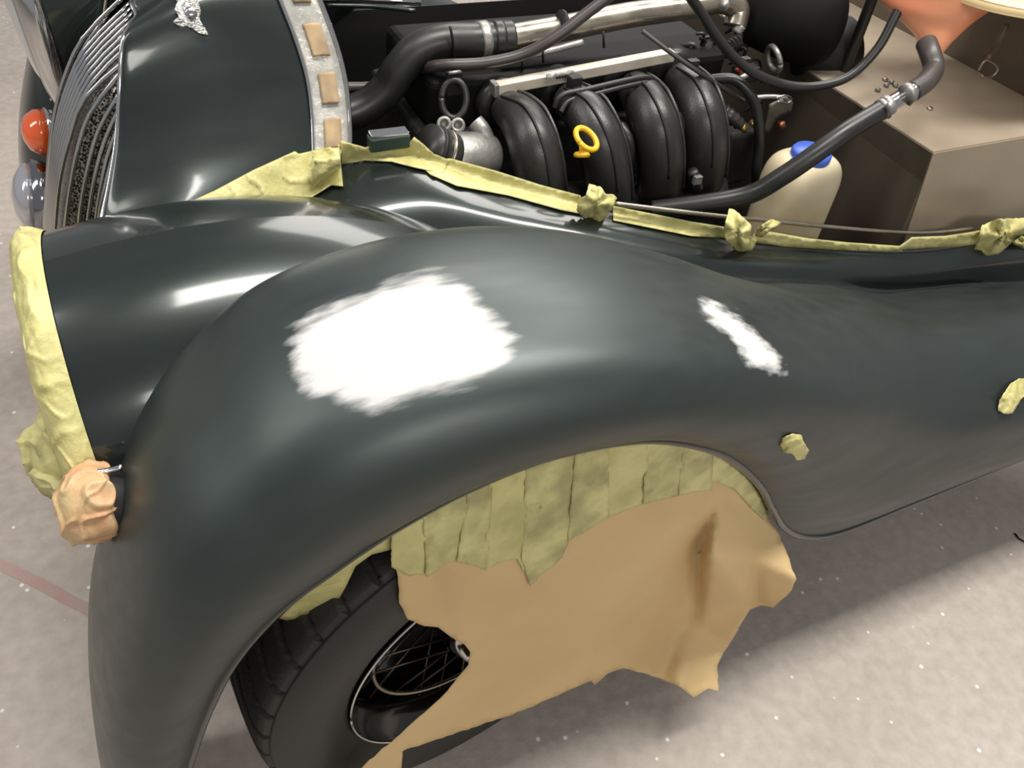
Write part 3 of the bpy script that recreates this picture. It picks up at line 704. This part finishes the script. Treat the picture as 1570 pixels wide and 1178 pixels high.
# ---- sill rod
rod = tube('support_rod', [P(942, 312, y=.455), P(1140, 335, y=.41), P(1390, 357, y=.365), P(1490, 351, y=.345)], .0032, STEEL, None, n=40, seg=10)
tag(rod, 'thin bright metal rod lying along the taped bonnet sill', 'rod')

# ============================================================ MASKING TAPE AND PAPER
TP = 'strips of yellow masking tape'
def tape(label, outline, dep, mt=None, **k):
    o = sheet('masking_tape', outline, dep, mt or TAPE, None, **k); return tag(o, label, 'tape', TP)
def sill_y(px):
    tab = [(a, c) for a, b, c in sill]
    for (a, b), (c, d) in zip(tab, tab[1:]):
        if px <= c: return b+(d-b)*(px-a)/(c-a)-.004
    return tab[-1][1]
lay_sill = lay([ipan], .005, y=sill_y)
tape('long yellow tape strip below the radiator cowl, running down from the metal rest strip', [(207, 378), (240, 350), (272, 318), (282, 314), (330, 292), (390, 260), (452, 232), (458, 236), (520, 222), (526, 286), (508, 284), (476, 304), (470, 310), (430, 322), (370, 336), (330, 360), (290, 366), (250, 374)],
     lay([ipan, cowl, cst], .004, y=.54), step=4, amp=.003, freq=34, seed=1, crease=1.6)
tape('crumpled tape strip around the green bonnet catch at the front of the sill', [(522, 216), (560, 226), (575, 222), (625, 222), (635, 210), (650, 222), (665, 236), (690, 246), (680, 266), (640, 258), (600, 248), (560, 246), (524, 252)],
     lay_sill, step=4, amp=.004, freq=40, seed=2)
tape('straight tape strip on the sill between the bonnet catch and the first tape knot', [(640, 250), (690, 243), (760, 262), (830, 284), (890, 300), (900, 330), (860, 322), (780, 300), (700, 285), (660, 268)],
     lay_sill, step=5, amp=.002, freq=25, seed=3)
tape('tape strip on the sill between the first and second tape knots', [(940, 316), (1000, 328), (1060, 340), (1122, 350), (1122, 366), (1060, 362), (1000, 350), (940, 338)],
     lay_sill, step=5, amp=.002, freq=25, seed=4)
tape('thin tape strip on the sill in front of the cream bottle', [(1160, 352), (1240, 366), (1300, 372), (1385, 378), (1383, 386), (1290, 384), (1200, 378), (1150, 370)],
     lay_sill, step=5, amp=.002, freq=25, seed=5)
tape('tape strip along the sill below the footwell box', [(1370, 384), (1398, 364), (1450, 362), (1490, 356), (1510, 352), (1512, 372), (1470, 378), (1420, 380)],
     lay_sill, step=5, amp=.002, freq=30, seed=6)
def knot(label, outline, y, amp=.012, seed=0, mt=None, cat='tape'):
    cx = sum(p[0] for p in outline)/len(outline); cy = sum(p[1] for p in outline)/len(outline)
    rr = max(math.hypot(p[0]-cx, p[1]-cy) for p in outline)
    def dep(px, py):
        d = math.hypot(px-cx, py-cy)/rr; ang = math.atan2(py-cy, px-cx)
        return P(px, py, y=y-.022*max(0, 1-d*d)-.006*math.sin(ang*5+seed))
    o = sheet('tape_knot', outline, dep, mt or TAPE, None, step=4, amp=amp, freq=55, seed=seed, jag=.8)
    return tag(o, label, cat, 'crumpled tape knots')
knot('crumpled yellow tape knot where the thin rod begins, beneath the dipstick', [(884, 322), (886, 306), (898, 300), (903, 282), (920, 286), (928, 297), (940, 298), (946, 304), (940, 316), (934, 326), (922, 342), (905, 338), (892, 332)], .465, .008, 1)
knot('crumpled yellow tape knot on the rod directly before the cream bottle', [(1108, 356), (1112, 344), (1118, 320), (1126, 322), (1140, 334), (1152, 346), (1150, 362), (1160, 368), (1156, 382), (1134, 389), (1120, 378), (1112, 366)], .40, .008, 2)
knot('small curled tape tail just right of the knot before the bottle', [(1160, 352), (1172, 342), (1184, 336), (1198, 342), (1190, 350), (1178, 356), (1168, 364), (1158, 362)], .39, .004, 3)
knot('crumpled tape lump at the right end of the sill rod', [(1492, 384), (1498, 370), (1506, 345), (1530, 336), (1570, 334), (1590, 340), (1590, 356), (1560, 362), (1545, 378), (1530, 390), (1512, 392)], .33, .006, 4)
knot('curled tape piece at the right edge under the rear catch', [(1552, 372), (1566, 362), (1590, 366), (1590, 386), (1566, 380)], .31, .003, 5)
# plugs on the wing side
pw = lay([wing], .004, y=.06)
def plug(label, outline, seed):
    cx = sum(p[0] for p in outline)/len(outline); cy = sum(p[1] for p in outline)/len(outline)
    rr = max(math.hypot(p[0]-cx, p[1]-cy) for p in outline)
    def dep(px, py):
        d = math.hypot(px-cx, py-cy)/rr; p = pw(px, py); return p+(CAM-p).normalized()*.014*max(0, 1-d*d)
    o = sheet('tape_plug', outline, dep, TAPE, None, step=3, amp=.005, freq=90, seed=seed, jag=.6); return tag(o, label, 'tape', 'tape plugs stuffed in the wing side')
plug('crumpled tape plug in the wing side behind the wheel opening', [(1196, 684), (1200, 672), (1214, 665), (1228, 667), (1232, 678), (1240, 690), (1234, 704), (1222, 706), (1214, 696), (1202, 694)], 3)
plug('long flattened tape plug on the wing side at the right edge of the picture', [(1530, 630), (1532, 614), (1548, 590), (1562, 580), (1585, 582), (1585, 596), (1566, 612), (1552, 634), (1540, 635)], 5)

# headlamp tape wrap and side lamp wraps
def wrap():
    rows_ = []; a = Vector((0, 0, 1)); a = (a-nax*a.dot(nax)).normalized(); b = nax.cross(a)
    for (h, s_) in ((.008, 1.012), (-.004, 1.03), (-.014, 1.02), (-.022, .97), (-.028, .84), (-.032, .5), (-.033, .05)):
        rows_.append([pc+nax*h+(a*math.cos(t)+b*math.sin(t))*pr_*s_ for t in [k*2*math.pi/60 for k in range(61)]])
    def fn(v, u, w):
        n_ = noise.noise(v*28)+.8*abs(noise.noise(v*55))+1.1*max(0, 1-8*abs(noise.noise(v*16)))+.9*max(0, 1-8*abs(noise.noise(v*27+Vector((3, 1, 2))))); r_ = (v-pc); return v+r_.normalized()*(.0035*n_*min(1, u*4))
    o = grid('headlamp_tape_wrap', rows_, TAPE, None, nu=120, nv=420, fn=fn); return tag(o, 'wrinkled yellow tape wrapped over the near headlamp rim and glass', 'tape')
wrap()
def bag(name, label, c, ax, prof, mt, amp=.004, seed=0):
    bm = bmesh.new(); pr = [tuple(v) for v in cr([Vector(q) for q in prof], 70)]; lathe_bm(bm, c, ax, pr, 150, True)
    for v in bm.verts:
        n_ = noise.noise(v.co*45+Vector((seed, 0, 0)))-.9*abs(noise.noise(v.co*26+Vector((0, seed, 0)))); n_ += .9*max(0, 1-8*abs(noise.noise(v.co*22+Vector((7, seed, 3)))))+.7*max(0, 1-8*abs(noise.noise(v.co*34+Vector((1, seed, 8))))); v.co += (v.co-c).normalized()*amp*n_
    o = finish(name, bm, mt); return tag(o, label, 'tape')
bag('lamp_tape_wrap', 'yellow tape bundle over the small lamp right below the taped headlamp', P(100, 700, y=.29), (-.8, -.3, .2), [(-.05, .044), (-.015, .053), (.008, .046), (.026, .030), (.034, .005)], TAPEG, .007, 2)
bag('lamp_tape_wrap', 'yellow tape bundle with orange showing through, capping the black marker lamp', P(133, 772, y=.20), (P(118, 774, y=.20)-P(160, 768, y=.20)), [(-.024, .030), (-.02, .037), (-.005, .038), (.012, .033), (.022, .02), (.027, .004)], TAPEO, .005, 6)

# masking paper
pout = [(600, 850), (640, 800), (760, 745), (880, 705), (1000, 690), (1080, 700), (1130, 735), (1172, 785), (1195, 820), (1221, 888), (1214, 905), (1185, 932), (1168, 928), (1150, 935), (1128, 972), (1110, 1000), (1100, 1020),
        (1101, 1060), (1086, 1056), (1064, 1070), (1040, 1052), (985, 1032), (955, 1025), (930, 1034), (912, 1050), (906, 1044), (800, 1090), (617, 1152), (612, 1200), (600, 1235), (500, 1230), (560, 1172), (620, 1120), (680, 1066), (718, 1020), (721, 1000), (712, 988), (690, 976), (672, 962), (650, 960), (625, 950), (612, 925), (612, 905), (610, 885)]
CT = [(560, 900, .066), (640, 790, .066), (760, 735, .066), (880, 695, .066), (1000, 680, .066), (1095, 690, .066), (1140, 735, .066), (1185, 790, .070),      # 0-7 along the bead
      (1100, 765, .060), (1088, 855, .022), (1070, 855, .074), (1046, 955, .076), (1012, 1045, .020),                                # 8-12 valley and crest
      (1118, 1000, .015), (1105, 1075, -.050), (1064, 1075, -.030), (1040, 1052, -.005), (1150, 935, .018), (1185, 935, -.010), (1230, 890, -.020), (1205, 820, .045),   # 13-20
      (955, 1025, .040), (900, 1060, .035), (800, 1100, .028), (617, 1160, .020), (480, 1260, .015), (720, 1000, .045), (690, 970, .050), (610, 930, .058),       # 21-28
      (985, 860, .040), (860, 900, .045), (1000, 780, .058), (700, 880, .052), (660, 880, .062), (930, 970, .048), (1160, 860, .030), (1075, 965, .055)]   # 29-36
CE = [(8, 10), (10, 11), (11, 12), (8, 9), (9, 36), (36, 15), (9, 17), (9, 35), (35, 19), (8, 29), (29, 34), (34, 21), (32, 26), (33, 27)]
cres = geometry.delaunay_2d_cdt([Vector(c[:2]) for c in CT], CE, [], 0, 1e-4)
cyv = [CT[o[0]][2] if o else .05 for o in cres[3]]
def ctrl(x, y):
    best = None
    for f_ in cres[2]:
        (x1, y1), (x2, y2), (x3, y3) = [cres[0][i] for i in f_]
        dt = (y2-y3)*(x1-x3)+(x3-x2)*(y1-y3)
        if abs(dt) < 1e-6: continue
        l1 = ((y2-y3)*(x-x3)+(x3-x2)*(y-y3))/dt; l2 = ((y3-y1)*(x-x3)+(x1-x3)*(y-y3))/dt; l3 = 1-l1-l2
        m_ = min(l1, l2, l3)
        if best is None or m_ > best[0]: best = (m_, l1*cyv[f_[0]]+l2*cyv[f_[1]]+l3*cyv[f_[2]])
        if m_ >= 0: break
    return best[1]
def pdep(x, y):
    e = 6; yy = (2*ctrl(x, y)+ctrl(x+e, y)+ctrl(x-e, y)+ctrl(x, y+e)+ctrl(x, y-e))/6
    return P(x, y, y=yy)
pp = sheet('masking_paper', pout, pdep, KRAFT, None, step=8, amp=.0018, freq=10, th=.0006, seed=3, jag=1.0)
tag(pp, 'torn brown kraft paper sheet hung over the front wheel from the taped wing edge', 'paper')

# tape lining the wheel opening: overlapping vertical strips, each its own piece
def arch_y(px, py): return P(px, py, y=.066+.0002*max(0, 0))
top_l = [(428, 948), (470, 905), (520, 868), (604, 815), (680, 772), (760, 735), (850, 702), (930, 684), (1000, 676), (1060, 680), (1110, 700), (1145, 730), (1170, 765)]
tape('low tape flap under the front of the wheel opening, beside the tyre', [(428, 948), (470, 906), (520, 869), (604, 815), (602, 842), (570, 850), (545, 868), (530, 900), (512, 932), (490, 943), (440, 951)],
     lambda x, y: P(x, y, y=.072+.0004*max(0, y-860)), step=8, amp=.003, freq=30, seed=11)
bot_l = [(598, 868), (625, 884), (645, 880), (656, 885), (690, 860), (730, 868), (742, 875), (770, 860), (800, 857), (808, 905), (830, 880), (860, 860), (872, 826), (890, 820), (930, 795), (980, 775), (1040, 760), (1085, 752)]
def ylerp(tab, x):
    for (a, b), (c, d) in zip(tab, tab[1:]):
        if x <= c: return b+(d-b)*(x-a)/(c-a)
    return tab[-1][1]
xs = [600, 652, 700, 742, 800, 870, 930, 985, 1040, 1088]
desc = ['first tape strip at the ragged front end of the paper', 'second tape strip of the paper edge, with a flat torn end', 'third tape strip from the front end of the paper, narrow', 'fourth tape strip holding the paper, under the wing bead',
        'tape strip with the long pointed tail hanging on the paper', 'tape strip just right of the long pointed tail', 'tape strip at the top of the wheel opening, creased slantwise', 'short slanting tape strip right of the top of the opening', 'last short tape strip before the rear curve of the opening']
SL = [0]+[random.uniform(-16, 6) for _ in xs[1:-1]]+[0]
for i in range(len(xs)-1):
    a, b = xs[i], xs[i+1]; n_ = 6
    ta, tb_ = a-SL[i], b-SL[i+1]
    tp = [(ta+(tb_+5-ta)*k/n_, ylerp(top_l, ta+(tb_+5-ta)*k/n_)+1) for k in range(n_+1)]
    bt = [(a+(b+4-a)*k/n_, ylerp(bot_l, a+(b+4-a)*k/n_)) for k in range(n_+1)][::-1]
    tape(desc[i], tp+bt, lambda x, y, i=i: pdep(x, y)-ray(x, y)*(.007+.0012*(i % 3)), mt=TAPEG if i % 3 else TAPE, step=5, amp=.0028, freq=38, seed=20+i, jag=.8, crease=1.4)
tape('folded tape piece in the rear corner of the wheel opening', [(1080, 688), (1110, 702), (1145, 731), (1170, 765), (1178, 790), (1172, 798), (1150, 778), (1128, 752), (1100, 740), (1075, 742)],
     lambda x, y: pdep(x, y)-ray(x, y)*.006, step=6, amp=.003, freq=35, seed=40, mt=TAPEG)
